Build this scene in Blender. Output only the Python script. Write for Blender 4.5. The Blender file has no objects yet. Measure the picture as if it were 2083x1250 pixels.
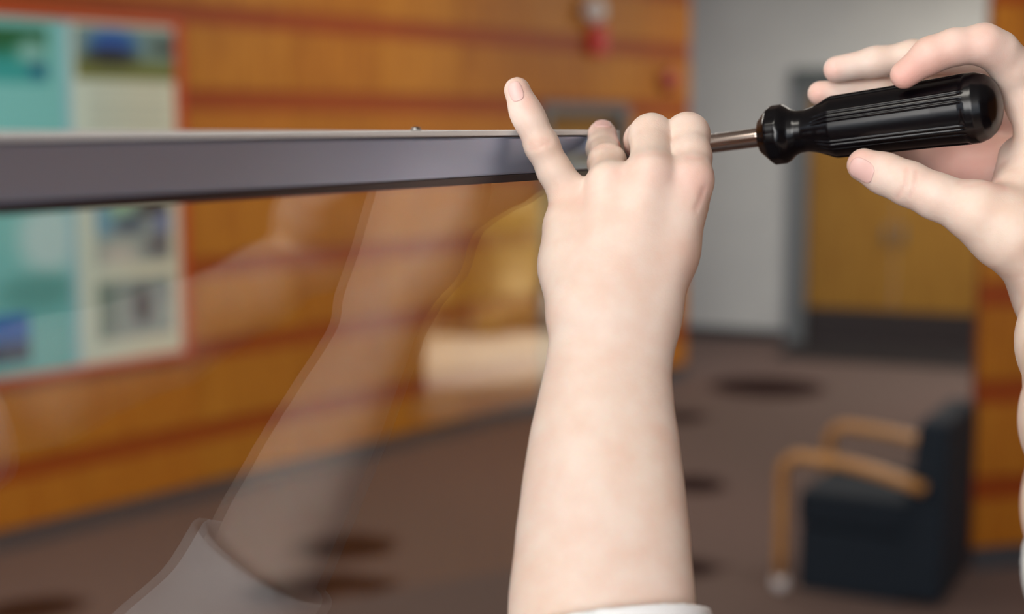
import bpy, bmesh, math, random
import numpy as np
from mathutils import Vector, Matrix

random.seed(4)
C = bpy.context.scene.collection
SC = bpy.context.scene

# ------------------------------------------------------------------ camera
FPX = 2893.0
PITCH = math.radians(7.15)
CAM = Vector((0, 0, 1.9))
cam_data = bpy.data.cameras.new('camera')
cam = bpy.data.objects.new('camera', cam_data)
C.objects.link(cam)
cam.location = CAM
cam.rotation_euler = (math.radians(90) - PITCH, 0, 0)
cam_data.sensor_width = 36.0
cam_data.lens = 50.0
cam_data.clip_start = 0.02
cam_data.clip_end = 100
cam_data.dof.use_dof = True
cam_data.dof.focus_distance = 0.64
cam_data.dof.aperture_fstop = 4.5
SC.camera = cam

# ------------------------------------------------------------------ light and exposure
SC.view_settings.view_transform = 'Standard'
SC.view_settings.look = 'None'
SC.view_settings.gamma = 1
SC.view_settings.use_curve_mapping = False
SC.view_settings.exposure = 0.0
SC.cycles.use_denoising = True

w = bpy.data.worlds.new('sky')
SC.world = w
w.use_nodes = True
w.node_tree.nodes['Background'].inputs[0].default_value = (0.80, 0.88, 1.0, 1)
w.node_tree.nodes['Background'].inputs[1].default_value = 1.3


def area(name, loc, rot, sx, sy, power, col):
    l = bpy.data.lights.new(name, 'AREA')
    l.shape = 'RECTANGLE'
    l.size = sx
    l.size_y = sy
    l.energy = power
    l.color = col
    o = bpy.data.objects.new(name, l)
    C.objects.link(o)
    o.location = loc
    o.rotation_euler = [math.radians(a) for a in rot]
    return o


# daylight through the tall glazing behind the photographer (a little to the left)
area('daylight_glazing', (-1.8, -3.1, 2.5), (73, 0, -26), 3.2, 1.8, 158, (1.0, 0.965, 0.92))
# outdoor sun over the garden on the right, high and behind the building
sun = bpy.data.lights.new('sun', 'SUN')
sun.energy = 11.0
sun.angle = math.radians(3)
sun.color = (1.0, 0.93, 0.82)
sun_o = bpy.data.objects.new('sun', sun)
C.objects.link(sun_o)
sun_o.rotation_euler = (0, math.radians(-32), math.radians(-20))
# recessed ceiling lamps of the lobby
CEIL_LAMPS = [(-2.0, 4.4, 34), (-0.9, -0.3, 21), (1.7, 4.6, 20), (3.6, 10.2, 78), (0.4, 7.2, 28)]
for lx, ly, lp in CEIL_LAMPS:
    area('ceiling_lamp_light', (lx, ly, 3.33), (0, 0, 0), 1.1, 0.55, lp, (1.0, 0.95, 0.86))


def P(px, py, d):
    x = (px - 1041.5) / FPX
    y = (625.0 - py) / FPX
    F = Vector((0, math.cos(PITCH), -math.sin(PITCH)))
    U = Vector((0, math.sin(PITCH), math.cos(PITCH)))
    return CAM + d * (F + Vector((x, 0, 0)) + y * U)


def R(r_px, d):
    return r_px * d / FPX


# ------------------------------------------------------------------ materials
def lin(c):
    out = []
    for v in c[:3]:
        v = v / 255.0
        out.append(v / 12.92 if v <= 0.04045 else ((v + 0.055) / 1.055) ** 2.4)
    return tuple(out) + (1.0,)


def mat(name, rgb, rough=0.5, metal=0.0, spec=0.5, noise=None, bump=None, sss=0.0, coat=0.0, attr=None, stretch=(1, 1, 1)):
    m = bpy.data.materials.new(name)
    m.use_nodes = True
    nt = m.node_tree
    b = nt.nodes['Principled BSDF']
    b.inputs['Base Color'].default_value = lin(rgb)
    b.inputs['Roughness'].default_value = rough
    b.inputs['Metallic'].default_value = metal
    b.inputs['Specular IOR Level'].default_value = spec
    if coat:
        b.inputs['Coat Weight'].default_value = coat
        b.inputs['Coat Roughness'].default_value = 0.08
    if sss:
        b.inputs['Subsurface Weight'].default_value = sss
        b.inputs['Subsurface Radius'].default_value = (1.0, 0.35, 0.2)
        b.inputs['Subsurface Scale'].default_value = 0.004
    tc = nt.nodes.new('ShaderNodeTexCoord')
    mp = nt.nodes.new('ShaderNodeMapping')
    mp.inputs['Scale'].default_value = stretch
    nt.links.new(tc.outputs['Object'], mp.inputs[0])
    src = None
    if attr:
        a = nt.nodes.new('ShaderNodeAttribute')
        a.attribute_name = attr
        src = a.outputs['Color']
    if noise:
        rgb2, scale = noise
        n = nt.nodes.new('ShaderNodeTexNoise')
        n.inputs['Scale'].default_value = scale
        n.inputs['Detail'].default_value = 4
        nt.links.new(mp.outputs[0], n.inputs[0])
        rp = nt.nodes.new('ShaderNodeValToRGB')
        rp.color_ramp.elements[0].position = 0.35
        rp.color_ramp.elements[1].position = 0.68
        nt.links.new(n.outputs[0], rp.inputs[0])
        mx = nt.nodes.new('ShaderNodeMix')
        mx.data_type = 'RGBA'
        nt.links.new(rp.outputs[0], mx.inputs[0])
        mx.inputs[6].default_value = lin(rgb)
        mx.inputs[7].default_value = lin(rgb2)
        if src is not None:
            mm = nt.nodes.new('ShaderNodeMix')
            mm.data_type = 'RGBA'
            mm.blend_type = 'MULTIPLY'
            mm.inputs[0].default_value = 1
            nt.links.new(src, mm.inputs[6])
            nt.links.new(mx.outputs[2], mm.inputs[7])
            src = mm.outputs[2]
        else:
            src = mx.outputs[2]
    if src is not None:
        nt.links.new(src, b.inputs['Base Color'])
    if bump:
        sc_, st = bump
        n2 = nt.nodes.new('ShaderNodeTexNoise')
        n2.inputs['Scale'].default_value = sc_
        n2.inputs['Detail'].default_value = 5
        nt.links.new(mp.outputs[0], n2.inputs[0])
        bp = nt.nodes.new('ShaderNodeBump')
        bp.inputs['Strength'].default_value = st
        bp.inputs['Distance'].default_value = 0.0004
        nt.links.new(n2.outputs[0], bp.inputs['Height'])
        nt.links.new(bp.outputs[0], b.inputs['Normal'])
    return m


def emit(name, rgb, s):
    m = bpy.data.materials.new(name)
    m.use_nodes = True
    nt = m.node_tree
    b = nt.nodes['Principled BSDF']
    b.inputs['Base Color'].default_value = lin(rgb)
    b.inputs['Emission Color'].default_value = lin(rgb)
    b.inputs['Emission Strength'].default_value = s
    return m


M = {}
M['wood_a'] = mat('honey_wood', (184, 116, 28), 0.5, spec=0.3, noise=((158, 92, 16), 3.0), stretch=(14, 14, 1.2))
M['wood_b'] = mat('amber_wood', (174, 102, 22), 0.5, spec=0.3, noise=((190, 122, 34), 3.0), stretch=(14, 14, 1.2))
M['wood_c'] = mat('golden_wood', (192, 126, 36), 0.5, spec=0.3, noise=((168, 102, 22), 3.0), stretch=(14, 14, 1.2))
M['rail'] = mat('red_brown_wood', (158, 72, 14), 0.5, spec=0.3, noise=((144, 60, 10), 3.0), stretch=(2, 2, 16))
M['backing'] = mat('wall_backing', (110, 52, 14), 0.8)
M['plaster'] = mat('grey_wall_paint', (198, 199, 196), 0.8, noise=((192, 193, 191), 2.0))
M['ceiling'] = mat('ceiling_tiles', (205, 203, 196), 0.9, noise=((196, 194, 188), 20.0))
M['base'] = mat('grey_baseboard', (70, 72, 78), 0.6)
M['dark_base'] = mat('dark_baseboard', (38, 36, 40), 0.6)
M['frame_grey'] = mat('grey_painted_steel', (104, 108, 110), 0.45)
M['door'] = mat('oak_door', (160, 116, 42), 0.5, spec=0.3, noise=((142, 98, 30), 3.0), stretch=(12, 12, 1))
M['kick'] = mat('dark_kick_plate', (40, 30, 30), 0.5)
M['steel'] = mat('satin_steel', (150, 148, 146), 0.3, metal=1.0)
M['poster_frame'] = mat('red_wood_frame', (196, 74, 20), 0.45)
M['print'] = mat('poster_print', (255, 255, 255), 0.55, attr='Col')
M['carpet'] = mat('carpet', (255, 255, 255), 0.95, spec=0.1, attr='Col', noise=((225, 222, 220), 160.0))
M['chair_wood'] = mat('beech', (190, 138, 78), 0.4, noise=((178, 124, 66), 6.0))
M['chair_cloth'] = mat('navy_upholstery', (14, 30, 44), 0.85, noise=((10, 24, 36), 60.0))
M['alarm_red'] = mat('alarm_red', (205, 44, 36), 0.4)
M['alarm_white'] = mat('alarm_white', (226, 222, 222), 0.4)
M['alu'] = mat('sky_tinted_aluminium', (160, 178, 208), 0.34, metal=0.7)  # blue of the reflected sky is put into the base colour
M['alu_bright'] = mat('bright_aluminium', (240, 243, 243), 0.8, spec=0.15)
M['gasket'] = mat('rubber_gasket', (36, 26, 34), 0.35)
M['handle'] = mat('black_acetate', (2, 2, 5), 0.22, spec=0.36)
M['shaft'] = mat('nickel_plated_steel', (190, 176, 168), 0.16, metal=1.0)
M['shirt'] = mat('white_cotton', (232, 232, 234), 0.85, noise=((224, 225, 228), 90.0), bump=(900, 0.5))
M['nail'] = mat('fingernail', (216, 178, 172), 0.4, sss=0.1)
M['hair'] = mat('brown_hair', (66, 44, 30), 0.5, noise=((44, 28, 18), 30.0), stretch=(1, 1, 0.1))
M['denim'] = mat('navy_trousers', (40, 46, 62), 0.9)
M['plinth'] = mat('case_plinth', (70, 70, 76), 0.5)
M['snow'] = mat('pale_paving', (222, 208, 188), 0.9, noise=((150, 132, 110), 0.55))
M['hedge'] = mat('hedge_leaves', (140, 124, 56), 0.9, noise=((214, 194, 140), 1.6))
M['diffuser'] = emit('lamp_diffuser', (255, 246, 228), 2.0)

g = bpy.data.materials.new('clear_glass')
g.use_nodes = True
b = g.node_tree.nodes['Principled BSDF']
b.inputs['Base Color'].default_value = (0.985, 0.99, 0.985, 1)
b.inputs['Transmission Weight'].default_value = 1
b.inputs['Roughness'].default_value = 0.0
b.inputs['IOR'].default_value = 1.52
M['glass'] = g


# ------------------------------------------------------------------ object helpers
def tag(o, label=None, cat=None, group=None, kind=None):
    if label: o['label'] = label
    if cat: o['category'] = cat
    if group: o['group'] = group
    if kind: o['kind'] = kind
    return o


def empty(name, loc=(0, 0, 0), label=None, cat=None, group=None, kind=None):
    o = bpy.data.objects.new(name, None)
    C.objects.link(o)
    o.location = loc
    o.empty_display_size = 0.05
    return tag(o, label, cat, group, kind)


def link(name, me, m, parent=None, smooth=False):
    me.materials.clear()
    me.materials.append(m)
    o = bpy.data.objects.new(name, me)
    C.objects.link(o)
    if parent:
        o.parent = parent
        o.matrix_parent_inverse = Matrix.Translation(parent.location).inverted()
    if smooth:
        for p in me.polygons: p.use_smooth = True
    return o


def from_bm(name, bm, m, parent=None, smooth=False):
    bmesh.ops.recalc_face_normals(bm, faces=bm.faces)
    me = bpy.data.meshes.new(name)
    bm.to_mesh(me)
    bm.free()
    return link(name, me, m, parent, smooth)


def add_box8(bm, pts):
    v = [bm.verts.new(p) for p in pts]
    for f in ((0, 1, 2, 3), (4, 7, 6, 5), (0, 4, 5, 1), (1, 5, 6, 2), (2, 6, 7, 3), (3, 7, 4, 0)):
        bm.faces.new([v[i] for i in f])


class Frame:
    """local frame: u along a wall, n out of it, z up"""
    def __init__(self, x, y, ux, uy):
        l = math.hypot(ux, uy)
        self.o = Vector((x, y, 0))
        self.u = Vector((ux / l, uy / l, 0))
        self.n = Vector((uy / l, -ux / l, 0))

    def p(self, u, n, z):
        return self.o + self.u * u + self.n * n + Vector((0, 0, z))

    def add(self, bm, u0, u1, n0, n1, z0, z1):
        add_box8(bm, [self.p(u0, n0, z0), self.p(u1, n0, z0), self.p(u1, n1, z0), self.p(u0, n1, z0),
                      self.p(u0, n0, z1), self.p(u1, n0, z1), self.p(u1, n1, z1), self.p(u0, n1, z1)])

    def box(self, name, m, parent, u0, u1, n0, n1, z0, z1, bev=0.0):
        bm = bmesh.new()
        self.add(bm, u0, u1, n0, n1, z0, z1)
        if bev:
            bmesh.ops.bevel(bm, geom=bm.edges[:], offset=bev, segments=2, profile=0.6, affect='EDGES')
        return from_bm(name, bm, m, parent)


def tube_bm(bm, pts, rad, seg=16, caps=True):
    pts = [Vector(p) for p in pts]
    if not hasattr(rad, '__len__'): rad = [rad] * len(pts)
    rings = []
    ref = None
    for i, p in enumerate(pts):
        t = (pts[min(i + 1, len(pts) - 1)] - pts[max(i - 1, 0)]).normalized()
        if ref is None:
            ref = t.orthogonal().normalized()
        ref = (ref - t * ref.dot(t)).normalized()
        bi = t.cross(ref)
        rings.append([bm.verts.new(p + (ref * math.cos(a) + bi * math.sin(a)) * rad[i])
                      for a in [2 * math.pi * k / seg for k in range(seg)]])
    for a, c in zip(rings, rings[1:]):
        for k in range(seg):
            bm.faces.new((a[k], a[(k + 1) % seg], c[(k + 1) % seg], c[k]))
    if caps:
        bm.faces.new(rings[0][::-1])
        bm.faces.new(rings[-1])


def tube(name, pts, rad, m, parent=None, seg=16):
    bm = bmesh.new()
    tube_bm(bm, pts, rad, seg)
    return from_bm(name, bm, m, parent, True)


# ------------------------------------------------------------------ room shell
COLN = 'Col'


def grid_object(name, nx, ny, fpos, fcol, m, parent=None):
    """flat sheet of nx*ny faces coloured per vertex (print / carpet pattern)"""
    verts = [fpos(i / nx, j / ny) for j in range(ny + 1) for i in range(nx + 1)]
    faces = [(j * (nx + 1) + i, j * (nx + 1) + i + 1, (j + 1) * (nx + 1) + i + 1, (j + 1) * (nx + 1) + i)
             for j in range(ny) for i in range(nx)]
    me = bpy.data.meshes.new(name)
    me.from_pydata([tuple(v) for v in verts], [], faces)
    ca = me.color_attributes.new(COLN, 'FLOAT_COLOR', 'POINT')
    cols = np.array([lin(fcol(i / nx, j / ny)) for j in range(ny + 1) for i in range(nx + 1)], dtype=np.float32)
    ca.data.foreach_set('color', cols.ravel())
    return link(name, me, m, parent)


# floor: carpet with scattered dark leaf-like motifs
FX0, FX1, FY0, FY1 = -6.5, 6.5, -4.0, 14.2


def floor_pt(px, py):
    q = P(px, py, 1.0) - CAM
    t = -CAM.z / q.z
    return CAM + q * t


MOTIFS = []
for (px, py, a, bb, rot) in ((705, 1112, 0.22, 0.20, 0.2), (625, 1195, 0.26, 0.17, 0.5), (745, 1190, 0.12, 0.1, 0), (1410, 985, 0.16, 0.19, 0.1),
                             (1400, 1155, 0.14, 0.13, 0), (1560, 788, 0.40, 0.40, 0.1),
                             (1240, 1050, 0.2, 0.15, 0.3), (60, 1240, 0.2, 0.14, 0.4)):
    q = floor_pt(px, py)
    MOTIFS.append((q.x, q.y, a, bb, rot))
rr = random.Random(9)
for k in range(26):
    x, y = rr.uniform(-6, 6), rr.uniform(-3.5, 13)
    if abs(x) < 2.6 and 4.2 < y < 9: continue
    MOTIFS.append((x, y, rr.uniform(.15, .3), rr.uniform(.1, .2), rr.uniform(0, 3)))


def floor_col(s, t):
    x, y = FX0 + (FX1 - FX0) * s, FY0 + (FY1 - FY0) * t
    k = 0
    for (mx, my, a, bb, rot) in MOTIFS:
        dx, dy = x - mx, y - my
        if abs(dx) > 1 or abs(dy) > 1: continue
        c, s_ = math.cos(rot), math.sin(rot)
        e = ((c * dx + s_ * dy) / a) ** 2 + ((-s_ * dx + c * dy) / bb) ** 2
        k = max(k, min(1, max(0, (1.25 - e) / 0.4)))
    wv = 0.5 + 0.5 * math.sin(x * 1.7 + 2 * math.sin(y * 0.9))
    base = (108 + 6 * wv, 93 + 3 * wv, 88 + 3 * wv)
    dark = (42, 24, 22)
    return tuple(base[i] * (1 - k) + dark[i] * k for i in range(3))


floor = grid_object('floor', 200, 280, lambda s, t: (FX0 + (FX1 - FX0) * s, FY0 + (FY1 - FY0) * t, 0), floor_col, M['carpet'])
tag(floor, kind='structure')

bm = bmesh.new()
add_box8(bm, [(FX0, FY0, 3.4), (FX1, FY0, 3.4), (FX1, FY1, 3.4), (FX0, FY1, 3.4),
              (FX0, FY0, 3.5), (FX1, FY0, 3.5), (FX1, FY1, 3.5), (FX0, FY1, 3.5)])
tag(from_bm('ceiling', bm, M['ceiling']), kind='structure')

CELL = 0.421
Z0 = 0.36
STRIP = 0.105


def clip_rects(u0, u1, z0, z1, hole):
    """rect minus a hole, as up to four rects"""
    if hole is None: return [(u0, u1, z0, z1)]
    a, b_, c, d = hole
    if u1 <= a or u0 >= b_ or z1 <= c or z0 >= d: return [(u0, u1, z0, z1)]
    out = []
    if u0 < a: out.append((u0, a, z0, z1))
    if u1 > b_: out.append((b_, u1, z0, z1))
    m0, m1 = max(u0, a), min(u1, b_)
    if z1 > d: out.append((m0, m1, d, z1))
    return [r for r in out if r[1] - r[0] > 0.02 and r[3] - r[2] > 0.01]


PANELED = []


def paneled_wall(name, fr, ulo, uhi, cols, hole=None, thick=0.16, base_m=None):
    root = empty(name, fr.p((ulo + uhi) / 2, 0, 0), kind='structure')
    for r in clip_rects(ulo, uhi, 0.0, 3.4, hole):
        fr.box('backing', M['backing'], root, r[0], r[1], -thick, 0, r[2], r[3])
    woods = [M['wood_a'], M['wood_b'], M['wood_c']]
    meshes = {}
    rows = []
    z = 0.10
    for k in range(8):
        zc = Z0 + CELL * k
        rows.append((z, zc - STRIP / 2))
        z = zc + STRIP / 2
        for r in clip_rects(ulo, uhi, zc - STRIP / 2, z, hole):
            fr.box('rail', M['rail'], root, r[0] + .001, r[1] - .001, 0, 0.012, r[2], r[3])
    tones = [0, 1, 2, 1, 1, 2, 0, 2, 0, 0, 2, 1]
    for ci, (a, c) in enumerate(cols):
        ct = tones[ci % len(tones)]
        for (z0, z1) in rows:
            for r in clip_rects(a, c, z0, z1, hole):
                key = (round(r[1] - r[0], 3), round(r[3] - r[2], 3))
                wd = woods[ct] if random.random() < .72 else random.choice(woods)
                o = fr.box('panel', wd, root, r[0] + .003, r[1] - .003, 0, 0.020 + random.uniform(-.001, .001), r[2] + .003, r[3] - .003, bev=0.002)
    for r in clip_rects(ulo, uhi, 0.0, 0.095, hole):
        fr.box('baseboard', base_m or M['base'], root, r[0], r[1], 0, 0.026, r[2], r[3])
    return root


WL = Frame(-2.267, 6.30, 3.59, 4.52)
DOOR = (3.93, 4.93, -0.1, 2.07)
ULAST = 5.77
cols = []
u = 1.06 - 0.68 * 5
while u < ULAST - 0.05:
    cols.append((u, min(u + 0.68, ULAST)))
    u += 0.68
wl = paneled_wall('wall_left', WL, cols[0][0], ULAST, cols, hole=DOOR)
ext = WL.box('wall_left_return', M['backing'], None, -5.6, cols[0][0] - .001, -0.16, 0.02, 0, 3.4)
ext.name = 'wall_side'
ext.data.materials[0] = M['wood_b']
tag(ext, kind='structure')

# door in the panelled wall
d1 = empty('door_1', WL.p(4.43, 0, 0), kind='structure')
WL.box('door_leaf', M['door'], d1, 4.0, 4.86, -0.09, -0.04, 0.01, 2.0)
WL.box('door_frame', M['frame_grey'], d1, 3.93, 4.0, -0.12, 0.04, 0, 2.0)
fr2 = WL.box('door_frame', M['frame_grey'], d1, 4.86, 4.93, -0.12, 0.04, 0, 2.0)
WL.box('door_frame', M['frame_grey'], d1, 3.93, 4.93, -0.12, 0.04, 2.0, 2.07)
hd = WL.box('door_handle', M['steel'], d1, 4.05, 4.17, -0.04, 0.0, 0.98, 1.01, bev=.006)

# grey back wall with a double door
wx, wy = 1.61, 13.0
WB = Frame(wx, wy, 1.0, -0.41)
DB = (0.92, 2.86, -0.1, 2.42)


def plain_wall(name, fr, ulo, uhi, hole, m, thick=0.15):
    bm = bmesh.new()
    for r in clip_rects(ulo, uhi, 0.0, 3.4, hole):
        fr.add(bm, r[0], r[1], -thick, 0, r[2], r[3])
    return tag(from_bm(name, bm, m), kind='structure')


plain_wall('wall_back', WB, -3.2, 5.2, DB, M['plaster'])
for nm, a, c in (('baseboard_back', -3.2, DB[0] - .001), ('baseboard_corner', DB[1] + .001, 5.2)):
    tag(WB.box(nm, M['dark_base'], None, a, c, 0.0, 0.015, 0, 0.10), kind='structure')
d2 = empty('door_2', WB.p(1.77, 0, 0), kind='structure')
WB.box('door_frame', M['frame_grey'], d2, DB[0], DB[0] + .16, -0.14, 0.05, 0, 2.24)
WB.box('door_frame', M['frame_grey'], d2, DB[1] - .10, DB[1], -0.14, 0.05, 0, 2.24)
WB.box('door_frame', mat('dark_lintel', (78, 84, 84), 0.5), d2, DB[0], DB[1], -0.14, 0.05, 2.24, 2.42)
for a, c, hx in ((DB[0] + .165, 1.837, 1.77), (1.843, DB[1] - .105, 1.91)):
    lf = WB.box('door_leaf', M['door'], d2, a, c, -0.09, -0.04, 0.32, 2.235, bev=.003)
    WB.box('kick_plate', M['kick'], d2, a, c, -0.095, -0.035, 0.01, 0.318)
    hb = bmesh.new()
    tube_bm(hb, [WB.p(hx, -.04, 0.90), WB.p(hx, .0, .91), WB.p(hx, .0, 1.05), WB.p(hx, -.04, 1.06)], 0.014, 10)
    from_bm('door_handle', hb, M['frame_grey'], d2, True)

bm = bmesh.new()
WB.add(bm, 1.0, 2.8, .06, 0.95, 0.0005, 0.012)
bmesh.ops.bevel(bm, geom=[e for e in bm.edges], offset=.004, segments=1, affect='EDGES')
tag(from_bm('door_mat', bm, mat('black_mat', (34, 27, 28), .95, noise=((24, 19, 20), 90.0))), 'dark entrance mat on the floor in front of the double door', 'mat')

# wood panelled wall at the right
WR = Frame(1.985, 5.99, 0.97, 0.24)
pr = paneled_wall('wall_right', WR, 0, 3.4, [(0.68 * k, 0.68 * k + 0.68) for k in range(5)], thick=.03)

# window wall far to the right, garden beyond it
WW = Frame(4.6, 6.5, 0, -1)   # faces -x, u runs towards the camera side
WINH = (0.5, 3.60, 0.70, 2.75)


def hole_wall(name, fr, ulo, uhi, hole, m, thick=.15):
    bm = bmesh.new()
    a, b_, c, d = hole
    for r in ((ulo, a, 0, 3.4), (b_, uhi, 0, 3.4), (a, b_, 0, c), (a, b_, d, 3.4)):
        fr.add(bm, r[0], r[1], -thick, 0, r[2], r[3])
    return tag(from_bm(name, bm, m), kind='structure')


hole_wall('wall_window_side', WW, 0, 10.5, WINH, M['wood_b'])
wn = empty('window_1', WW.p(2.0, 0, .70), kind='structure')
for uu in (0.53, 1.5, 2.5, 3.57):
    WW.box('window_frame', M['frame_grey'], wn, uu - .03, uu + .03, -.1, .01, .74, 2.71)
WW.box('window_sill', M['plaster'], wn, .5, 3.53, -.1, .05, .70, .74)
WW.box('window_frame', M['frame_grey'], wn, .5, 3.53, -.1, .01, 2.71, 2.75)
bm = bmesh.new()
add_box8(bm, [(4.9, -6, -.05), (16, -6, -.05), (16, 20, -.05), (4.9, 20, -.05), (4.9, -6, 0), (16, -6, 0), (16, 20, 0), (4.9, 20, 0)])
tag(from_bm('ground', bm, M['snow']), kind='structure')
rg = random.Random(3)
bm = bmesh.new()
for k in range(46):
    cx, cy = 11 + rg.uniform(-.4, .4), 1 + k * 0.28
    h = rg.uniform(1.5, 2.1)
    mtx = Matrix.Translation((cx, cy, h / 2)) @ Matrix.Diagonal((.45, .38, h / 2, 1))
    ret = bmesh.ops.create_icosphere(bm, subdivisions=2, radius=1, matrix=mtx)
    for v in ret['verts']: v.co += Vector((rg.uniform(-.08, .08), rg.uniform(-.08, .08), rg.uniform(-.08, .08)))
tag(from_bm('hedge', bm, M['hedge']), 'clipped olive green hedge outside the window', 'hedge')

# glazed wall behind the photographer
WF = Frame(4.6, -3.6, -1, 0)
hole_wall('wall_front', WF, 0, 10.6, (3.6, 8.6, 0.6, 3.0), M['plaster'])
wn = empty('window_2', WF.p(6, 0, .6), kind='structure')
for uu in (3.63, 5.26, 6.93, 8.57):
    WF.box('window_frame', M['frame_grey'], wn, uu - .03, uu + .03, -.1, 0.0, .6, 3.0)

CL = ['ceiling light panel closest to the large poster', 'ceiling light panel nearest the display case', 'ceiling light panel above the armchair side of the lobby',
      'ceiling light panel in front of the grey wall and double door', 'ceiling light panel along the middle of the wood wall']
for i, (lx, ly, lp) in enumerate(CEIL_LAMPS):
    r_ = empty('ceiling_light', (lx, ly, 3.36), CL[i], 'ceiling light', 'ceiling lights of the lobby')
    F0 = Frame(lx, ly, 1, 0)
    F0.box('diffuser', M['diffuser'], r_, -.55, .55, -.28, .28, 3.36, 3.38)
    bm = bmesh.new()
    for (a, b_, c, d) in ((-.6, -.55, -.33, .33), (.55, .6, -.33, .33), (-.55, .55, -.33, -.28), (-.55, .55, .28, .33)):
        F0.add(bm, a, b_, c, d, 3.355, 3.4)
    from_bm('frame', bm, M['alarm_white'], r_)


# ------------------------------------------------------------------ poster on the panelled wall
PU0, PU1, PZ0, PZ1 = -0.95, 0.955, 0.80, 2.39


def ell(u, z, cu, cz, ru, rz, soft=0.35):
    e = math.sqrt(((u - cu) / ru) ** 2 + ((z - cz) / rz) ** 2)
    return min(1, max(0, (1 + soft - e) / (2 * soft)))


def mixc(a, b_, k): return tuple(a[i] * (1 - k) + b_[i] * k for i in range(3))


def poster_col(s, t):
    u, z = PU0 + (PU1 - PU0) * s, PZ0 + (PZ1 - PZ0) * t
    if u > 0.365:                                    # pale right-hand sheet
        c = (214, 218, 196)
        c = mixc(c, (196, 222, 214), max(0, min(1, (.75 - u) / .35)) * .7)
        if .39 < u < .965 and 2.13 < z < 2.37:
            c = (112, 146, 146)
            c = mixc(c, (110, 118, 52), min(1, max(0, (2.24 - z) / .04)))
            c = mixc(c, (8, 84, 176), ell(u, z, .60, 2.30, .13, .055))
            c = mixc(c, (14, 20, 26), ell(u, z, .59, 2.235, .14, .04))
            c = mixc(c, (60, 74, 66), ell(u, z, .90, 2.29, .09, .035))
        elif .46 < u < .90 and 1.26 < z < 1.56:
            c = (150, 168, 166)
            c = mixc(c, (96, 160, 190), ell(u, z, .50, 1.49, .09, .09))
            c = mixc(c, (150, 196, 170), ell(u, z, .62, 1.52, .08, .05))
            c = mixc(c, (24, 36, 44), ell(u, z, .80, 1.52, .10, .035))
            c = mixc(c, (52, 84, 112), ell(u, z, .66, 1.45, .09, .04))
            c = mixc(c, (88, 112, 170), ell(u, z, .86, 1.44, .05, .06))
            c = mixc(c, (96, 104, 112), ell(u, z, .84, 1.34, .09, .06))
            c = mixc(c, (196, 198, 190), ell(u, z, .60, 1.30, .10, .05))
        elif .46 < u < .90 and .91 < z < 1.19:
            c = (140, 160, 160)
            c = mixc(c, (104, 136, 130), ell(u, z, .49, 1.05, .07, .16))
            c = mixc(c, (34, 40, 60), ell(u, z, .72, 1.05, .05, .085))
            c = mixc(c, (110, 134, 140), ell(u, z, .85, 1.1, .05, .05))
        elif 1.62 < z < 2.12:
            if .45 < u < .9 and int((z - 1.6) / .022) % 2: c = mixc(c, (150, 160, 150), .45)
        return c
    if u > 0.325: return (140, 196, 214)
    c = mixc((120, 200, 200), (96, 186, 190), min(1, max(0, (1.6 - z) / .6)))
    if u < .25 and 2.10 < z < 2.345:
        c = mixc((0, 96, 52), (40, 160, 160), min(1, max(0, (2.27 - z) / .08)))
        c = mixc(c, (126, 186, 180), ell(u, z, .17, 2.24, .08, .05))
        c = mixc(c, (0, 90, 130), ell(u, z, .2, 2.155, .05, .03))
    c = mixc(c, (178, 218, 222), ell(u, z, .22, 1.41, .16, .17))
    c = mixc(c, (74, 160, 160), ell(u, z, .15, 1.17, .2, .08))
    if u < .095 and .955 < z < 1.08: c = (0, 104, 190)
    if u < .095 and .86 < z <= .955: c = (0, 66, 100)
    return c


po = empty('poster', WL.p(0, .026, PZ0), 'large framed information poster, teal left sheet and pale right sheet with photos', 'poster')
grid_object('print', 150, 130, lambda s, t: WL.p(PU0 + (PU1 - PU0) * s, .036, PZ0 + (PZ1 - PZ0) * t), poster_col, M['print'], po)
WL.box('backing_board', M['poster_frame'], po, PU0, PU1, .0215, .034, PZ0, PZ1)
for a, b_, c, d in ((PU1, PU1 + .05, PZ0 - .035, PZ1 + .035), (PU0 - .035, PU0, PZ0 - .035, PZ1 + .035),
                    (PU0, PU1, PZ0 - .035, PZ0), (PU0, PU1, PZ1, PZ1 + .035)):
    WL.box('frame_side', M['poster_frame'], po, a, b_, .0215, .045, c, d, bev=.003)


def disc(fr, name, m, parent, u, z, n0, prof, seg=28):
    """lathe about the wall normal; prof = [(radius, height)]"""
    bm = bmesh.new()
    rings = []
    for r, h in prof:
        rings.append([bm.verts.new(fr.p(u + r * math.cos(a), n0 + h, z + r * math.sin(a)))
                      for a in [2 * math.pi * k / seg for k in range(seg)]])
    for a, c in zip(rings, rings[1:]):
        for k in range(seg):
            bm.faces.new((a[k], a[(k + 1) % seg], c[(k + 1) % seg], c[k]))
    bm.faces.new(rings[0][::-1]); bm.faces.new(rings[-1])
    return from_bm(name, bm, m, parent, True)


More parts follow.
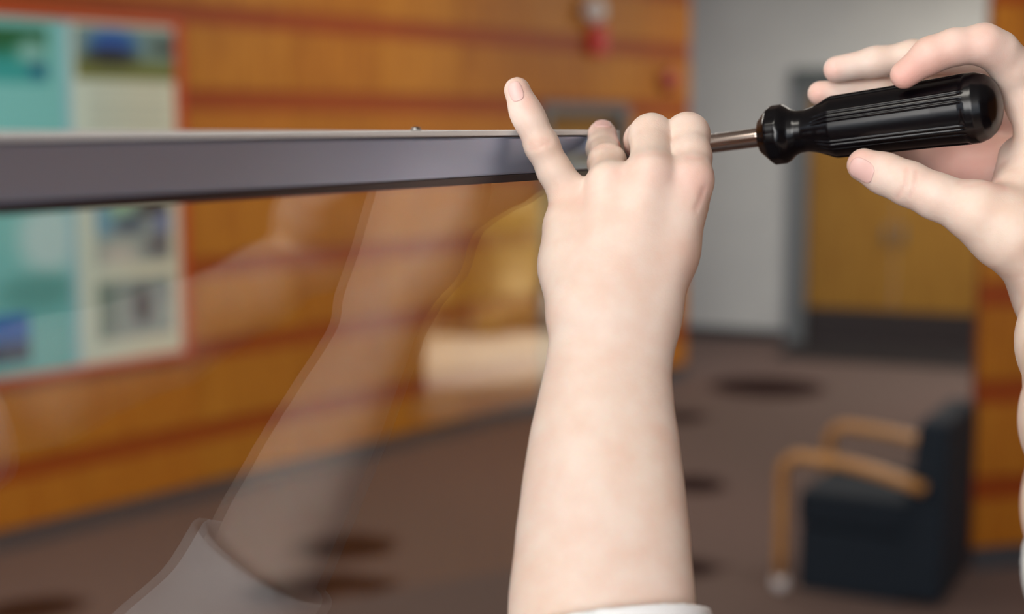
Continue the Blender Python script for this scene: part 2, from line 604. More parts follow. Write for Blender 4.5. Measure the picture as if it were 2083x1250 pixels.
al = empty('emergency_lamp', WL.p(4.43, .02, 2.68), 'small round whitish lamp head on the wood wall above the door', 'lamp')
disc(WL, 'base', M['alarm_white'], al, 4.43, 2.69, .0215, [(.05, 0), (.05, .03), (.03, .035)])
disc(WL, 'lens', M['alarm_white'], al, 4.43, 2.69, .0575, [(.06, 0), (.085, .02), (.085, .05), (.07, .075), (.03, .088), (.005, .09)])
fa = empty('fire_alarm', WL.p(4.52, .02, 2.42), 'red rectangular fire alarm box on the wood wall above the door', 'fire alarm')
WL.box('housing', M['alarm_red'], fa, 4.455, 4.60, .0215, .08, 2.40, 2.595, bev=.008)
WL.box('lens', M['alarm_red'], fa, 4.49, 4.565, .08, .095, 2.50, 2.56, bev=.004)
WL.box('grille', M['alarm_red'], fa, 4.48, 4.575, .08, .086, 2.42, 2.47, bev=.002)
fb = empty('alarm_bell', WL.p(5.43, .02, 2.25), 'round dull red alarm bell on the wood wall near its corner', 'alarm bell')
disc(WL, 'gong', mat('bell_red', (176, 64, 58), .4), fb, 5.43, 2.25, .03, [(.085, .02), (.088, .028), (.078, .045), (.05, .06), (.02, .064)])
disc(WL, 'back_plate', mat('bell_plate', (176, 92, 76), .5), fb, 5.43, 2.25, .0215, [(.06, 0), (.06, .028)])
disc(WL, 'nut', M['steel'], fb, 5.43, 2.25, .0945, [(.01, 0), (.01, .01), (.004, .012)])

# ------------------------------------------------------------------ armchair
FCx = Frame(1.114, 5.72, 0.88, -0.48)      # u: from front to back of the chair, n: nearer side
ch = empty('armchair', FCx.p(.3, -.35, 0), 'navy upholstered armchair with light bentwood arms by the right wood wall', 'armchair')


def bent(n, name):
    pts = []
    for k in range(5): pts.append(FCx.p(0.0 + .0 * k, n, 0.0 + .055 + k * .11))
    for k in range(1, 7):
        a = math.radians(15 * k)
        pts.append(FCx.p(0.075 * (1 - math.cos(a)), n, .495 + .075 * math.sin(a)))
    for k in range(1, 7):
        t = k / 6
        pts.append(FCx.p(.075 + .5 * t, n, .57 - .075 * t - .02 * math.sin(math.pi * t) * -1))
    bm = bmesh.new()
    # oval section: flat board bent
    seg = 12
    rings = []
    for i, p in enumerate(pts):
        t = (pts[min(i + 1, len(pts) - 1)] - pts[max(i - 1, 0)]).normalized()
        side = FCx.n
        up = t.cross(side).normalized()
        rings.append([bm.verts.new(p + side * .032 * max(-1, min(1, 1.25 * math.cos(a))) + up * .021 * max(-1, min(1, 1.25 * math.sin(a))))
                      for a in [2 * math.pi * k / seg for k in range(seg)]])
    for a, c in zip(rings, rings[1:]):
        for k in range(seg): bm.faces.new((a[k], a[(k + 1) % seg], c[(k + 1) % seg], c[k]))
    bm.faces.new(rings[0][::-1]); bm.faces.new(rings[-1])
    arm = from_bm(name, bm, M['chair_wood'], ch, True)
    ft = bmesh.new()
    tube_bm(ft, [FCx.p(0, n, 0), FCx.p(0, n, .02), FCx.p(0, n, .06)], [.026, .034, .030], 14)
    from_bm('foot', ft, M['alarm_white'], arm, True)


bent(0.0, 'arm')
bent(-0.68, 'arm')
FCx.box('seat_cushion', M['chair_cloth'], ch, .05, .50, -.645, -.035, .27, .42, bev=.035)
FCx.box('seat_base', M['chair_cloth'], ch, .06, .50, -.64, -.04, .0, .27, bev=.02)
bm = bmesh.new()
add_box8(bm, [FCx.p(.45, -.60, .02), FCx.p(.64, -.60, .02), FCx.p(.64, -.035, .02), FCx.p(.45, -.035, .02),
              FCx.p(.53, -.60, .76), FCx.p(.655, -.60, .76), FCx.p(.655, -.035, .76), FCx.p(.53, -.035, .76)])
bmesh.ops.bevel(bm, geom=bm.edges[:], offset=.03, segments=3, profile=.6, affect='EDGES')
from_bm('backrest', bm, M['chair_cloth'], ch)

# ------------------------------------------------------------------ display case: rail, pane
ZE = 1.9
q0 = P(1200, 262, 0.70)
A = math.radians(29.63)
FG = Frame(q0.x, q0.y, math.sin(A), math.cos(A))   # u: along the rail away from camera, n: out of the glass to the right/camera
# FG.n = (cos A, -sin A): towards the camera side
UE = 0.031                                         # right hand end of the rail
UL = -0.85
dc = empty('display_case', FG.p(-.4, -.2, 0), 'glass fronted display case with grey metal top rail held by the left hand', 'display case')


def bar(name, m, n0, n1, z0, z1, u0=UL, u1=UE, bev=.0004, parent=None):
    return FG.box(name, m, parent or dc, u0, u1, n0, n1, z0, z1, bev=bev)


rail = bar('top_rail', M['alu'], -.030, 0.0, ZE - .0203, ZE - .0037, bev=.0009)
bar('top_cap', M['alu_bright'], -.031, 0.0006, ZE - .0030, ZE - .0007)
bar('shadow_gap', M['gasket'], -.028, -0.0012, ZE - .0036, ZE - .00305, bev=0)
bar('gasket', M['gasket'], -.0085, -.0006, ZE - .0237, ZE - .0204, bev=.0003)
bar('end_cap', M['alu_bright'], -.030, 0.0004, ZE - .0140, ZE - .0010, u0=UE + .0001, u1=UE + .0022, bev=.0003, parent=rail)
pane = FG.box('pane', M['glass'], dc, UL, UE - .002, -.0080, -.0020, 0.95, ZE - .0205)
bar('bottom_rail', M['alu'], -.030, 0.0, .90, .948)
pl_ = FG.box('plinth', M['plinth'], dc, UL, UE, -.45, 0, 0, .898, bev=.004)
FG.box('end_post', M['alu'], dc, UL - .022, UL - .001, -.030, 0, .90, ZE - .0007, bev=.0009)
# bracket behind the fingers, with the screw being driven
br = FG.box('bracket', M['alu_bright'], dc, UE + .0024, UE + .030, -.006, -.004, ZE - .0205, ZE - .0165, bev=.0003)
FG.box('bracket_tab', M['gasket'], br, UE + .0024, UE + .030, -.0065, -.0035, ZE - .0260, ZE - .0208, bev=.0003)
q = P(872, 262, .60)
uu = (Vector((q.x, q.y, 0)) - FG.o).dot(FG.u)


def lathe(name, m, parent, c, ax, prof, seg=32, fr=None):
    ax = Vector(ax).normalized()
    e1 = ax.orthogonal().normalized() if fr is None else fr
    e1 = (e1 - ax * e1.dot(ax)).normalized()
    e2 = ax.cross(e1)
    bm = bmesh.new()
    rings = []
    for h, r in prof:
        rings.append([bm.verts.new(c + ax * h + (e1 * math.cos(a) + e2 * math.sin(a)) * (r(a) if callable(r) else r))
                      for a in [2 * math.pi * k / seg for k in range(seg)]])
    for a, cc in zip(rings, rings[1:]):
        for k in range(seg): bm.faces.new((a[k], a[(k + 1) % seg], cc[(k + 1) % seg], cc[k]))
    bm.faces.new(rings[0][::-1]); bm.faces.new(rings[-1])
    return from_bm(name, bm, m, parent, True)


uu = -0.1458
lathe('screw_head', M['steel'], dc, FG.p(uu, -.006, ZE - .0007), (0, 0, 1), [(0, .0021), (.0006, .0021), (.0013, .0016), (.0016, .0005)])

# ------------------------------------------------------------------ screwdriver
T0 = P(1268, 317, 0.736)
T1 = P(2040, 212, 0.642)
ax = (T1 - T0)
LEN = ax.length
ax.normalize()


def along(px):
    """axis parameter whose projection has this px"""
    best = min(range(2001), key=lambda i: abs(1041.5 + FPX * (T0 + ax * LEN * i / 2000 - CAM).x /
               ((T0 + ax * LEN * i / 2000 - CAM).dot(Vector((0, math.cos(PITCH), -math.sin(PITCH))))) - px))
    return LEN * best / 2000


HS = along(1549)
sd = empty('screwdriver', T0 + ax * HS, 'black fluted screwdriver with a steel shaft held in the right hand', 'screwdriver')
HL = LEN - HS
base_prof = [(0.0, 7.5), (0.3, 8.8), (5.0, 13.6), (6.2, 14.5), (11.6, 14.5), (12.8, 13.8), (16, 11.3), (19, 10.2), (23, 10.1),
             (27, 11.0), (31, 12.6), (35, 14.4), (37, 15.0), (60, 15.4), (85, 15.9), (HL * 1000 - 16, 16.4), (HL * 1000 - 11, 16.2),
             (HL * 1000 - 7, 14.8), (HL * 1000 - 4, 12.4), (HL * 1000 - 1.8, 9.2), (HL * 1000 - .5, 5), (HL * 1000, 1.2)]


def interp(t):
    for (a, ra), (c, rc) in zip(base_prof, base_prof[1:]):
        if t <= c: return ra + (rc - ra) * (t - a) / (c - a)
    return base_prof[-1][1]


def sm(x): x = max(0, min(1, x)); return x * x * (3 - 2 * x)


def rad(t):
    r0 = interp(t)
    wf = sm((t - 27) / 7) * sm((HL * 1000 - 14 - t) / 3)
    wc = sm((13.5 - t) / 3)
    wn = 1 - max(wf, wc)
    def f(a):
        r = r0
        if wf > 0:   # six broad flats with narrow grooves beside each
            p = (a * 6 / (2 * math.pi)) % 1.0 - .5
            flat = (1 - sm((abs(p) - .30) / .05)) * 1.0
            groove = math.exp(-((abs(p) - .40) / .035) ** 2) * 1.1
            r -= wf * (flat * .9 + groove * .8)
        if wc > 0:
            N = 10
            p = (a * N / (2 * math.pi)) % 1.0 - .5
            r *= 1 - wc * (1 - math.cos(math.pi / N) / math.cos(p * 2 * math.pi / N)) * -1 * 0 - wc * .035 * (1 - abs(p) * 2)
        return r / 1000
    return f


ts = [0, .3]
t = 1.0
while t < HL * 1000 - 17: ts.append(t); t += 0.75
t = HL * 1000 - 17
while t < HL * 1000: ts.append(t); t += 0.6
ts.append(HL * 1000)
cam_side = (CAM - T0)
lathe('handle', M['handle'], sd, T0 + ax * HS, ax, [(tt / 1000, rad(tt)) for tt in ts], seg=240, fr=cam_side + Vector((0, 0, .28)))
lathe('shaft', M['shaft'], sd, T0, ax, [(0.0, .0012), (.004, .0026), (.010, .0040), (.014, .0045), (HS - .002, .0047), (HS + .006, .0047)], 40)
scn = lathe('screw', M['steel'], dc, T0 - ax * .0005, -ax, [(0, .0034), (.0008, .0036), (.002, .0036), (.0022, .0018), (.012, .0016)], 24)


# ------------------------------------------------------------------ body by blended distance field
class Field:
    def __init__(self, lo, hi, h):
        self.lo = np.array(lo, float)
        self.h = h
        self.n = np.ceil((np.array(hi) - self.lo) / h).astype(int) + 1
        self.F = np.full(self.n, 1.0, np.float32)

    def sub(self, pmin, pmax):
        a = np.clip(np.floor((pmin - self.lo) / self.h).astype(int), 0, self.n)
        c = np.clip(np.ceil((pmax - self.lo) / self.h).astype(int) + 1, 0, self.n)
        sl = tuple(slice(a[i], c[i]) for i in range(3))
        gx = (self.lo[0] + self.h * np.arange(a[0], c[0])).astype(np.float32)[:, None, None]
        gy = (self.lo[1] + self.h * np.arange(a[1], c[1])).astype(np.float32)[None, :, None]
        gz = (self.lo[2] + self.h * np.arange(a[2], c[2])).astype(np.float32)[None, None, :]
        return sl, gx, gy, gz


def smin(a, b_, k):
    hh = np.maximum(k - np.abs(a - b_), 0.0) / k
    return np.minimum(a, b_) - hh * hh * k * 0.25


def cone_d(gx, gy, gz, a, b_, ra, rb, flat=1.0, fn=None):
    a = np.array(a, float); b_ = np.array(b_, float)
    ba = b_ - a
    L2 = max(ba.dot(ba), 1e-12)
    x, y, z = gx - a[0], gy - a[1], gz - a[2]
    t = np.clip((x * ba[0] + y * ba[1] + z * ba[2]) / L2, 0, 1)
    x, y, z = x - t * ba[0], y - t * ba[1], z - t * ba[2]
    if fn is not None and flat != 1.0:
        f = np.array(fn, float); f = f / np.linalg.norm(f)
        pn = x * f[0] + y * f[1] + z * f[2]
        kf = (1 / flat - 1)
        d = np.sqrt((x + kf * pn * f[0]) ** 2 + (y + kf * pn * f[1]) ** 2 + (z + kf * pn * f[2]) ** 2) - (ra + (rb - ra) * t)
        return d * (1 + flat) / 2
    return np.sqrt(x * x + y * y + z * z) - (ra + (rb - ra) * t)


def add_cone(Fd, arr, a, b_, ra, rb, k, flat=1.0, fn=None):
    m = max(ra, rb) + k + 4 * Fd.h
    pmin = np.minimum(a, b_) - m
    pmax = np.maximum(a, b_) + m
    sl, gx, gy, gz = Fd.sub(pmin, pmax)
    if 0 in arr[sl].shape: return
    arr[sl] = smin(arr[sl], cone_d(gx, gy, gz, a, b_, ra, rb, flat, fn).astype(np.float32), k)


def surface_nets(F, lo, h):
    S = F < 0
    n = np.array(F.shape)
    c = [S[i:n[0] - 1 + i, j:n[1] - 1 + j, k:n[2] - 1 + k] for i in (0, 1) for j in (0, 1) for k in (0, 1)]
    cnt = sum(x.astype(np.uint8) for x in c)
    act = (cnt > 0) & (cnt < 8)
    I = np.argwhere(act)
    idx = -np.ones(act.shape, np.int32)
    idx[act] = np.arange(len(I))
    acc = np.zeros((len(I), 3)); w_ = np.zeros(len(I))
    corners = [(i, j, k) for i in (0, 1) for j in (0, 1) for k in (0, 1)]
    V = {cc: F[I[:, 0] + cc[0], I[:, 1] + cc[1], I[:, 2] + cc[2]].astype(float) for cc in corners}
    for a in corners:
        for ax_ in range(3):
            if a[ax_] == 0:
                b_ = list(a); b_[ax_] = 1; b_ = tuple(b_)
                fa_, fb_ = V[a], V[b_]
                cr = (fa_ < 0) != (fb_ < 0)
                t = np.where(cr, fa_ / np.where(cr, fa_ - fb_, 1), 0)
                p = np.tile(np.array(a, float), (len(I), 1)); p[:, ax_] += t
                acc += p * cr[:, None]; w_ += cr
    vert = (I + acc / w_[:, None]) * h + lo
    quads = []
    for ax_ in range(3):
        u_, v_ = (ax_ + 1) % 3, (ax_ + 2) % 3
        s0 = [slice(1, n[i] - 1) for i in range(3)]
        s1 = list(s0)
        s0[ax_] = slice(0, n[ax_] - 1); s1[ax_] = slice(1, n[ax_])
        A_, B_ = S[tuple(s0)], S[tuple(s1)]
        E = np.argwhere(A_ != B_)
        off = np.array([1, 1, 1]); off[ax_] = 0
        E = E + off
        def cell(du, dv):
            q = E.copy(); q[:, u_] -= du; q[:, v_] -= dv
            return idx[q[:, 0], q[:, 1], q[:, 2]]
        Q = np.stack([cell(0, 0), cell(1, 0), cell(1, 1), cell(0, 1)], 1)
        fl = S[E[:, 0], E[:, 1], E[:, 2]]
        Q[~fl] = Q[~fl][:, ::-1]
        Q = Q[(Q >= 0).all(1)]
        quads.append(Q)
    return vert, np.concatenate(quads)


def mesh_from(name, vert, quads, colors=None):
    me = bpy.data.meshes.new(name)
    me.vertices.add(len(vert))
    me.vertices.foreach_set('co', vert.astype(np.float32).ravel())
    me.loops.add(len(quads) * 4)
    me.loops.foreach_set('vertex_index', quads.astype(np.int32).ravel())
    me.polygons.add(len(quads))
    me.polygons.foreach_set('loop_start', np.arange(len(quads), dtype=np.int32) * 4)
    me.update(calc_edges=True)
    me.validate()
    if colors is not None:
        ca = me.color_attributes.new(COLN, 'FLOAT_COLOR', 'POINT')
        ca.data.foreach_set('color', colors.astype(np.float32).ravel())
    me.polygons.foreach_set('use_smooth', [True] * len(me.polygons))
    me.update()
    return me


def J(px, py, d, r):
    p = P(px, py, d)
    return (np.array(p), R(r, d))


VIEW = np.array((0, 1.0, -0.35))


def chain(Fd, joints, k, flat=1.0, fn=None):
    arr = np.full(Fd.n, 1.0, np.float32)
    for (a, ra), (c, rc) in zip(joints, joints[1:]):
        add_cone(Fd, arr, a, c, ra, rc, k, flat, fn)
    return arr


def build_hand(palm, fingers, pad=0.02, h=0.0011, kp=.010, kf=.007, kff=.0009, extra=None):
    pts = [j for s in palm for j in s[0]] + [j for f in fingers for j in f]
    allp = np.array([p for p, r in pts]); rr_ = max(r for p, r in pts)
    Fd = Field(allp.min(0) - rr_ - pad, allp.max(0) + rr_ + pad, h)
    base = Fd.F
    for joints, flat, fn in palm:
        for (a, ra), (c, rc) in zip(joints, joints[1:]):
            add_cone(Fd, base, a, c, ra, rc, kp, flat, fn)
    tot = base.copy()
    for f in fingers:
        fa_ = chain(Fd, f, .004)
        tot = smin(tot, smin(base, fa_, kf), kff)
    if extra: extra(Fd, tot)
    vert, quads = surface_nets(tot, Fd.lo, Fd.h)
    return vert, quads


SK = np.array(lin((222, 202, 191))[:3])
PK = np.array(lin((220, 160, 150))[:3])
WARM = np.array(lin((226, 206, 186))[:3])
MOLE = np.array(lin((206, 150, 122))[:3])


def skin_colors(vert, blush, moles):
    n = len(vert)
    col = np.tile(SK, (n, 1))
    s = .5 + .5 * np.sin(vert[:, 0] * 60 + 2 * np.sin(vert[:, 2] * 25)) * np.sin(vert[:, 1] * 30 + 2)
    col = col * (1 - .35 * s[:, None]) + WARM * (.35 * s[:, None])
    for p, r, a in blush:
        d = np.linalg.norm(vert - np.array(p), axis=1)
        k = (a * np.exp(-(d / r) ** 2))[:, None]
        col = col * (1 - k) + PK * k
    for p, r, a in moles:
        d = np.linalg.norm(vert - np.array(p), axis=1)
        k = (a * np.clip(1.3 - d / r, 0, 1))[:, None]
        col = col * (1 - k) + MOLE * k
    return np.concatenate([col, np.ones((n, 1))], 1)


# ---- left hand (holds the rail end)
def LF(y):  # forearm/hand depth along the arm
    ys = [350, 450, 560, 680, 740, 850, 1000, 1250, 1420]
    ds = [.624, .616, .608, .600, .596, .586, .572, .552, .540]
    return float(np.interp(y, ys, ds))


arm_l = [(1248, 640, 102), (1242, 700, 101), (1237, 760, 107), (1231, 850, 123), (1228, 940, 138), (1227, 1040, 150), (1226, 1140, 160), (1224, 1250, 171), (1220, 1400, 186)]
palm_l = [([J(x, y, LF(y) + .006, r) for x, y, r in arm_l], 0.66, VIEW)]
mc = [((1160, 400, .634, 35), (1184, 620, .606, 54)), ((1238, 372, .622, 38), (1215, 630, .602, 54)),
      ((1322, 356, .618, 40), (1262, 640, .600, 54)), ((1404, 366, .622, 41), (1312, 650, .604, 56))]
for a, c in mc:
    palm_l.append(([J(*a), J(*c)], .9, VIEW))
palm_l.append(([J(1153, 470, .630, 44), J(1158, 545, .622, 50), J(1180, 640, .610, 52)], 1, None))      # ulnar edge
palm_l.append(([J(1396, 420, .632, 42), J(1358, 520, .622, 48), J(1312, 640, .612, 50), J(1290, 720, .606, 48)], 1, None))      # radial edge
palm_l.append(([J(1280, 420, .632, 70), J(1260, 560, .618, 80)], .7, VIEW))
fing_l = [
    [J(1160, 400, .634, 35), J(1128, 348, .632, 33), J(1102, 296, .630, 33), J(1080, 248, .629, 30), J(1068, 225, .629, 29), J(1052, 184, .629, 27)],
    [J(1240, 376, .624, 39), J(1235, 332, .650, 37), J(1227, 303, .680, 32), J(1225, 275, .694, 30)],
    [J(1322, 356, .618, 40), J(1325, 277, .646, 43), J(1305, 284, .672, 33), J(1296, 296, .688, 27)],
    [J(1404, 366, .622, 41), J(1404, 320, .634, 41), J(1398, 275, .646, 43), J(1372, 290, .676, 33), J(1350, 308, .697, 27)],
    [J(1352, 560, .632, 40), J(1368, 450, .665, 38), J(1345, 385, .690, 36), J(1322, 358, .702, 31)],
]
v1, f1 = build_hand(palm_l, fing_l)
blush_l = [(P(1258, 350, .612), .006, .3), (P(1395, 345, .605), .009, .3), (P(1430, 375, .612), .010, .3), (P(1322, 350, .605), .008, .15),
           (P(1047, 175, .622), .007, .2), (P(1226, 262, .690), .008, .45), (P(1283, 300, .68), .010, .9), (P(1070, 200, .62), .006, .35),
           (P(1170, 385, .62), .010, .2), (P(1430, 560, .61), .02, .15)]
moles_l = [(P(1127, 791, .558), .0009, .45), (P(1366, 857, .552), .0010, .7), (P(1190, 1096, .512), .0011, .6), (P(1064, 1210, .515), .0013, .9),
           (P(1172, 792, .555), .0008, .4), (P(1405, 530, .60), .0008, .35)]
c1 = skin_colors(v1, blush_l, moles_l)
NRM = np.array(CAM) - np.array(P(1240, 500, .6)); NRM /= np.linalg.norm(NRM)


def creases(v, col, lines):
    # press fine skin folds into the surface along short polylines given on the skin
    q = v - np.array(CAM)
    cp, sp = math.cos(PITCH), math.sin(PITCH)
    dep = q[:, 1] * cp - q[:, 2] * sp
    px = 1041.5 + FPX * q[:, 0] / dep
    py = 625 - FPX * (q[:, 1] * sp + q[:, 2] * cp) / dep
    for pts, dmax, dp, wd in lines:
        best = np.full(len(v), 1e9)
        for (x0, y0), (x1, y1) in zip(pts, pts[1:]):
            L = (x1 - x0) ** 2 + (y1 - y0) ** 2
            t = np.clip(((px - x0) * (x1 - x0) + (py - y0) * (y1 - y0)) / L, 0, 1)
            best = np.minimum(best, np.hypot(px - x0 - t * (x1 - x0), py - y0 - t * (y1 - y0)))
        k = np.exp(-(best / wd) ** 2) * (dep < dmax)
        v -= (q / np.linalg.norm(q, axis=1)[:, None]) * (-dp * k)[:, None]
        col[:, :3] = col[:, :3] * (1 - .22 * k[:, None]) + PK * (.22 * k[:, None])


creases(v1, c1, [([(1080, 303), (1095, 300), (1118, 288)], .64, .0005, 5), ([(1078, 292), (1095, 288), (1108, 281)], .64, .0003, 4),
                 ([(1205, 303), (1228, 297), (1250, 301)], .69, .0005, 5), ([(1112, 420), (1120, 416)], .66, .0006, 6),
                 ([(1296, 318), (1330, 312), (1358, 318)], .66, .0003, 6), ([(1400, 322), (1430, 322)], .66, .0003, 5),
                 ([(1432, 385), (1424, 408), (1416, 425)], .64, .0006, 6)])

# ---- right hand (holds the screwdriver)
palm_r = [
    ([J(2140, 205, .676, 60), J(2175, 330, .682, 82), J(2185, 500, .676, 96), J(2172, 600, .668, 100)], .8, np.array((.5, -1, 0))),
    ([J(2098, 210, .654, 42), J(2140, 330, .655, 60), J(2170, 500, .660, 85)], 1, None),
    ([J(1985, 428, .638, 52), J(2050, 466, .640, 72), J(2125, 505, .650, 88), J(2168, 560, .662, 90)], 1, None),
    ([J(1930, 345, .716, 44), J(2010, 345, .712, 56), J(2110, 340, .700, 76)], 1, None),
    ([J(2068, 318, .672, 34), J(2078, 395, .654, 62)], 1, None),
    ([J(2172, 590, .662, 98), J(2193, 700, .625, 110), J(2236, 860, .57, 143), J(2296, 1040, .50, 192), J(2385, 1140, .46, 222)], .85, VIEW),
]
fing_r = [
    [J(2092, 205, .656, 44), J(2060, 138, .648, 41), J(2030, 105, .643, 39), J(2000, 90, .640, 39), J(1940, 96, .641, 35), J(1893, 112, .643, 35), J(1840, 152, .649, 29)],
    [J(2122, 215, .680, 48), J(2060, 140, .686, 38), J(1985, 118, .690, 36), J(1855, 116, .693, 32), J(1780, 126, .695, 29), J(1702, 141, .697, 27)],
    [J(2120, 250, .700, 54), J(1960, 180, .708, 36), J(1790, 190, .707, 31), J(1668, 190, .707, 25)],
    [J(2070, 345, .710, 52), J(1965, 322, .717, 44), J(1885, 305, .714, 40), J(1820, 280, .708, 31)],
    [J(2090, 480, .648, 74), J(1985, 430, .638, 54), J(1905, 400, .642, 45), J(1848, 374, .647, 43), J(1800, 354, .652, 40), J(1757, 336, .657, 34)],
]
v2, f2 = build_hand(palm_r, fing_r)
blush_r = [(P(1740, 325, .65), .010, .6), (P(1840, 160, .645), .012, .75), (P(1900, 120, .638), .012, .4), (P(1685, 140, .69), .007, .5),
           (P(1660, 188, .70), .007, .5), (P(2035, 370, .63), .006, .45), (P(2000, 90, .63), .014, .3), (P(1960, 320, .70), .03, .7)]
c2 = skin_colors(v2, blush_r, [(P(2080, 438, .61), .0009, .5)])

creases(v2, c2, [([(1846, 345), (1842, 375), (1826, 402)], .66, .0006, 5), ([(1864, 350), (1862, 378), (1852, 400)], .66, .0004, 4),
                 ([(1950, 372), (1985, 362), (2015, 352), (2045, 328)], .68, .0007, 6), ([(1962, 380), (2000, 374), (2030, 366)], .68, .0004, 5),
                 ([(2020, 355), (2035, 372), (2045, 385)], .68, .0005, 5)])
M['skin'] = mat('skin', (255, 255, 255), 0.48, spec=0.35, sss=0.25, attr='Col', noise=((250, 240, 236), 70.0), bump=(1400, 0.25))

pe = empty('person', (.28, .11, 0), 'person in a white shirt tightening a screw, only hands and forearms in view', 'person')
HC = np.array((.28, .10, 1.665))
Fh = Field((-.01, -.06, 1.28), (.57, .50, 1.83), .005)


def hc(a, c, ra, rb, k=.02, flat=1.0, fn=None):
    add_cone(Fh, Fh.F, np.array(a, float), np.array(c, float), ra, rb, k, flat, fn)


hc(HC + (0, -.015, .02), HC + (0, .02, .035), .078, .074, .03)          # skull
hc(HC + (0, .035, .0), HC + (0, .045, -.055), .058, .040, .03)         # face and jaw
hc(HC + (0, .06, -.085), HC + (0, .062, -.088), .020, .020, .02)       # chin
hc(HC + (0, .100, .005), HC + (0, .113, -.025), .008, .012, .012)      # nose
hc(HC + (-.014, .084, -.052), HC + (.014, .084, -.052), .009, .009, .006)   # lips
for sx in (-1, 1):
    hc(HC + (sx * .078, -.002, .0), HC + (sx * .082, -.008, .028), .010, .014, .006, .6, (1, 0, 0))   # ears
    hc(HC + (sx * .032, .078, .018), HC + (sx * .030, .079, .018), .012, .012, .006)                # eyes
    hc(HC + (sx * .018, .090, .036), HC + (sx * .048, .080, .036), .007, .006, .010)                # brows
hc(HC + (0, -.015, -.06), (.28, .095, 1.45), .052, .058, .03)           # neck
hc((.16, .12, 1.42), (.40, .12, 1.42), .045, .045, .04)                # shoulders
hc((.14, .13, 1.42), (.022, .425, 1.595), .040, .036, .03)              # upper arms, inside the sleeves
hc((.42, .15, 1.42), (.255, .405, 1.715), .036, .036, .03)
hc((.28, .11, 1.42), (.28, .11, 1.33), .09, .08, .05)
v3, f3 = surface_nets(Fh.F, Fh.lo, Fh.h)
c3 = skin_colors(v3, [], [])
vv = np.concatenate([v1, v2, v3]); ff = np.concatenate([f1, f2 + len(v1), f3 + len(v1) + len(v2)]); cc = np.concatenate([c1, c2, c3])
body = link('body', mesh_from('body', vv, ff, cc), M['skin'], pe)


# nails: thin shells that follow the fingertip
def nail(joints, centre, axis, half_l, half_w, out):
    """joints: last phalanx; centre: point; axis: finger direction; out: outward direction"""
    axis = Vector(axis).normalized()
    out = Vector(out); out = (out - axis * out.dot(axis)).normalized()
    side = axis.cross(out)
    c = np.array(centre)
    lo = c - .012; hi = c + .012
    Fd = Field(lo, hi, .00045)
    arr = np.full(Fd.n, 1.0, np.float32)
    sl, gx, gy, gz = Fd.sub(lo, hi)
    for (a, ra), (b_, rb) in zip(joints, joints[1:]):
        arr = smin(arr, cone_d(gx, gy, gz, a, b_, ra, rb).astype(np.float32), .004)
    x, y, z = gx - c[0], gy - c[1], gz - c[2]
    la = x * axis.x + y * axis.y + z * axis.z
    lb = x * side.x + y * side.y + z * side.z
    lc = x * out.x + y * out.y + z * out.z
    e = ((np.abs(la) / half_l) ** 3 + (np.abs(lb) / half_w) ** 3) ** (1 / 3) - 1
    e = np.maximum(e * min(half_l, half_w), -lc - .006)
    F = np.maximum(arr - .0003, e)
    v, q = surface_nets(F.astype(np.float32), Fd.lo, Fd.h)
    if len(q): link('fingernail', mesh_from('fingernail', v, q), M['nail'], body)


def tocam(p): return (CAM - Vector(p)).normalized()


def put_nail(f, back, hl, hw, out, fwd=.3):
    (a, ra), (b_, rb) = f[-2], f[-1]
    axd = Vector(b_ - a).normalized()
    o = Vector(out); o = (o - axd * o.dot(axd)).normalized()
    c = Vector(b_) + o * rb * .9 - axd * back
    nail(f[-3:], c, axd, hl, hw, o)


put_nail(fing_l[0], .001, .0046, .0032, tocam(fing_l[0][-1][0]) + Vector((-.15, 0, 0)))
put_nail(fing_l[1], .001, .0055, .0042, Vector((0, -1, .35)))
put_nail(fing_r[4], .0025, .0066, .0050, tocam(fing_r[4][-1][0]) + Vector((0, 0, -.35)))


# ---- shirt sleeves
def sleeve_field(axis_pts, k, thick, cut_p, cut_n, flat, h, fn):
    allp = np.array([p for p, r in axis_pts]); rm = max(r for p, r in axis_pts)
    Fd = Field(allp.min(0) - rm - .01, allp.max(0) + rm + .01, h)
    o_ = np.full(Fd.n, 1.0, np.float32)
    for (a, ra), (c, rc) in zip(axis_pts, axis_pts[1:]):
        add_cone(Fd, o_, a, c, ra, rc, k, flat, fn)
    inner = o_ + thick
    F = np.maximum(o_, -inner)
    n_ = np.array(cut_n) / np.linalg.norm(cut_n)
    X = (Fd.lo[0] + Fd.h * np.arange(Fd.n[0]))[:, None, None]
    Y = (Fd.lo[1] + Fd.h * np.arange(Fd.n[1]))[None, :, None]
    Z = (Fd.lo[2] + Fd.h * np.arange(Fd.n[2]))[None, None, :]
    pl = (X - cut_p[0]) * n_[0] + (Y - cut_p[1]) * n_[1] + (Z - cut_p[2]) * n_[2]
    F = np.maximum(F, pl).astype(np.float32)
    return surface_nets(F, Fd.lo, Fd.h)


def sleeve(name, wrist, mid, elbow, shoulder, r0, r1, cut_t, flat, tilt=(0, 0, 0), flare=0.0):
    ax_ = (wrist[0] - mid[0]); ax_ /= np.linalg.norm(ax_)
    pts = [(mid[0] + ax_ * .03, r0 + flare * 1.6), (mid[0], r0 + .001 + flare * .3), (mid[0] * .5 + elbow * .5, (r0 + r1) / 2), (elbow, r1), (shoulder, r1 + .012)]
    return sleeve_field(pts, .02, .0036, mid[0] + ax_ * cut_t, ax_ + np.array(tilt), flat, .0016, VIEW)


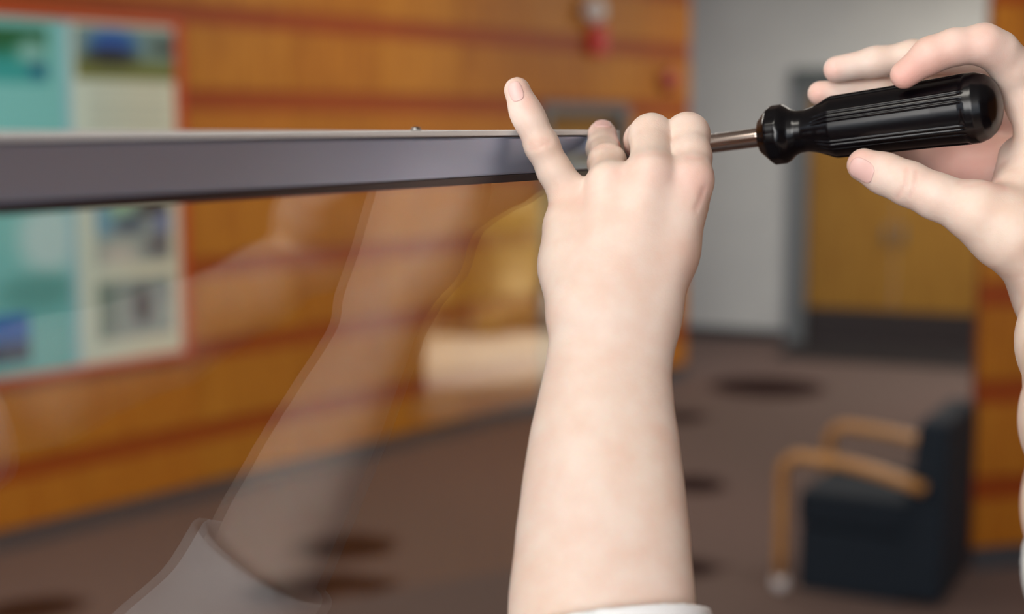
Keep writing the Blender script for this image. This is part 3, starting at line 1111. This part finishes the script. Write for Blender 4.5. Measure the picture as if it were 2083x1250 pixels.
SHL = np.array((.115, .14, 1.44)); SHR = np.array((.445, .16, 1.44))
elL = np.array((.022, .425, 1.595)); elR = np.array((.255, .405, 1.715))
ml_ = J(1225, 1250, LF(1250) + .006, 178)
wl_ = J(1241, 700, LF(700) + .006, 131)
vs1, fs1 = sleeve('sl', wl_, ml_, elL, SHL, ml_[1] + .0018, .045, -.0045, .72, tilt=(-.19, 0, 0))
wr_ = J(2168, 600, .662, 100); mr_ = J(2388, 1150, .46, 236)
vs2, fs2 = sleeve('sr', wr_, mr_, elR, SHR, mr_[1] + .0010, 0.042, -.001, .88, flare=.008)
# torso of the shirt
tor = [((.15, .13, 1.43), (.41, .13, 1.43), .062, .062), ((.20, .12, 1.36), (.36, .12, 1.36), .105, .105), ((.205, .11, 1.20), (.355, .11, 1.20), .10, .10),
       ((.22, .11, 1.05), (.34, .11, 1.05), .10, .10), ((.21, .11, .93), (.35, .11, .93), .108, .108)]
Ft = Field((-.02, -.06, .80), (.60, .32, 1.56), .006)
for a, c, ra, rb in tor:
    add_cone(Ft, Ft.F, np.array(a), np.array(c), ra, rb, .09)
vs3, fs3 = surface_nets(Ft.F, Ft.lo, Ft.h)
shirt_v = np.concatenate([vs1, vs2, vs3])
shirt_f = np.concatenate([fs1, fs2 + len(vs1), fs3 + len(vs1) + len(vs2)])
sh = link('shirt', mesh_from('shirt', shirt_v, shirt_f), M['shirt'], pe)

# trousers and shoes
Ft = Field((.08, -.05, .02), (.50, .28, .98), .008)
for a, c, ra, rb in (((.22, .11, .90), (.34, .11, .90), .105, .105), ((.215, .11, .85), (.20, .11, .48), .088, .062), ((.20, .11, .48), (.20, .10, .09), .062, .052),
                     ((.345, .11, .85), (.36, .11, .48), .088, .062), ((.36, .11, .48), (.36, .10, .09), .062, .052)):
    add_cone(Ft, Ft.F, np.array(a), np.array(c), ra, rb, .05)
vt, ft_ = surface_nets(Ft.F, Ft.lo, Ft.h)
link('trousers', mesh_from('trousers', vt, ft_), M['denim'], pe)
for sx in (.20, .36):
    Ft = Field((sx - .07, -.04, -.01), (sx + .07, .32, .13), .006)
    add_cone(Ft, Ft.F, np.array((sx, .07, .045)), np.array((sx, .22, .036)), .045, .036, .02, .8, (0, 0, 1))
    add_cone(Ft, Ft.F, np.array((sx, .08, .07)), np.array((sx, .10, .08)), .045, .042, .02)
    vt, ft_ = surface_nets(Ft.F, Ft.lo, Ft.h)
    vt[:, 2] = np.maximum(vt[:, 2], 0)
    link('shoe', mesh_from('shoe', vt, ft_), M['handle'], pe)

# hair, tied back
Ft = Field(HC - .16, HC + .16, .005)
add_cone(Ft, Ft.F, HC + (0, -.018, .03), HC + (0, .012, .045), .088, .082, .02)
add_cone(Ft, Ft.F, HC + (0, -.03, -.02), HC + (0, -.035, -.05), .075, .05, .03)
add_cone(Ft, Ft.F, HC + (0, -.115, .03), HC + (0, -.120, .03), .032, .030, .012)
X = (Ft.lo[0] + Ft.h * np.arange(Ft.n[0]))[:, None, None]; Y = (Ft.lo[1] + Ft.h * np.arange(Ft.n[1]))[None, :, None]; Z = (Ft.lo[2] + Ft.h * np.arange(Ft.n[2]))[None, None, :]
cutf = ((Y - HC[1]) * .75 - (Z - HC[2]) * .66 - .008) + 0 * X
vt, ft_ = surface_nets(np.maximum(Ft.F, cutf).astype(np.float32), Ft.lo, Ft.h)
link('hair', mesh_from('hair', vt, ft_), M['hair'], pe)
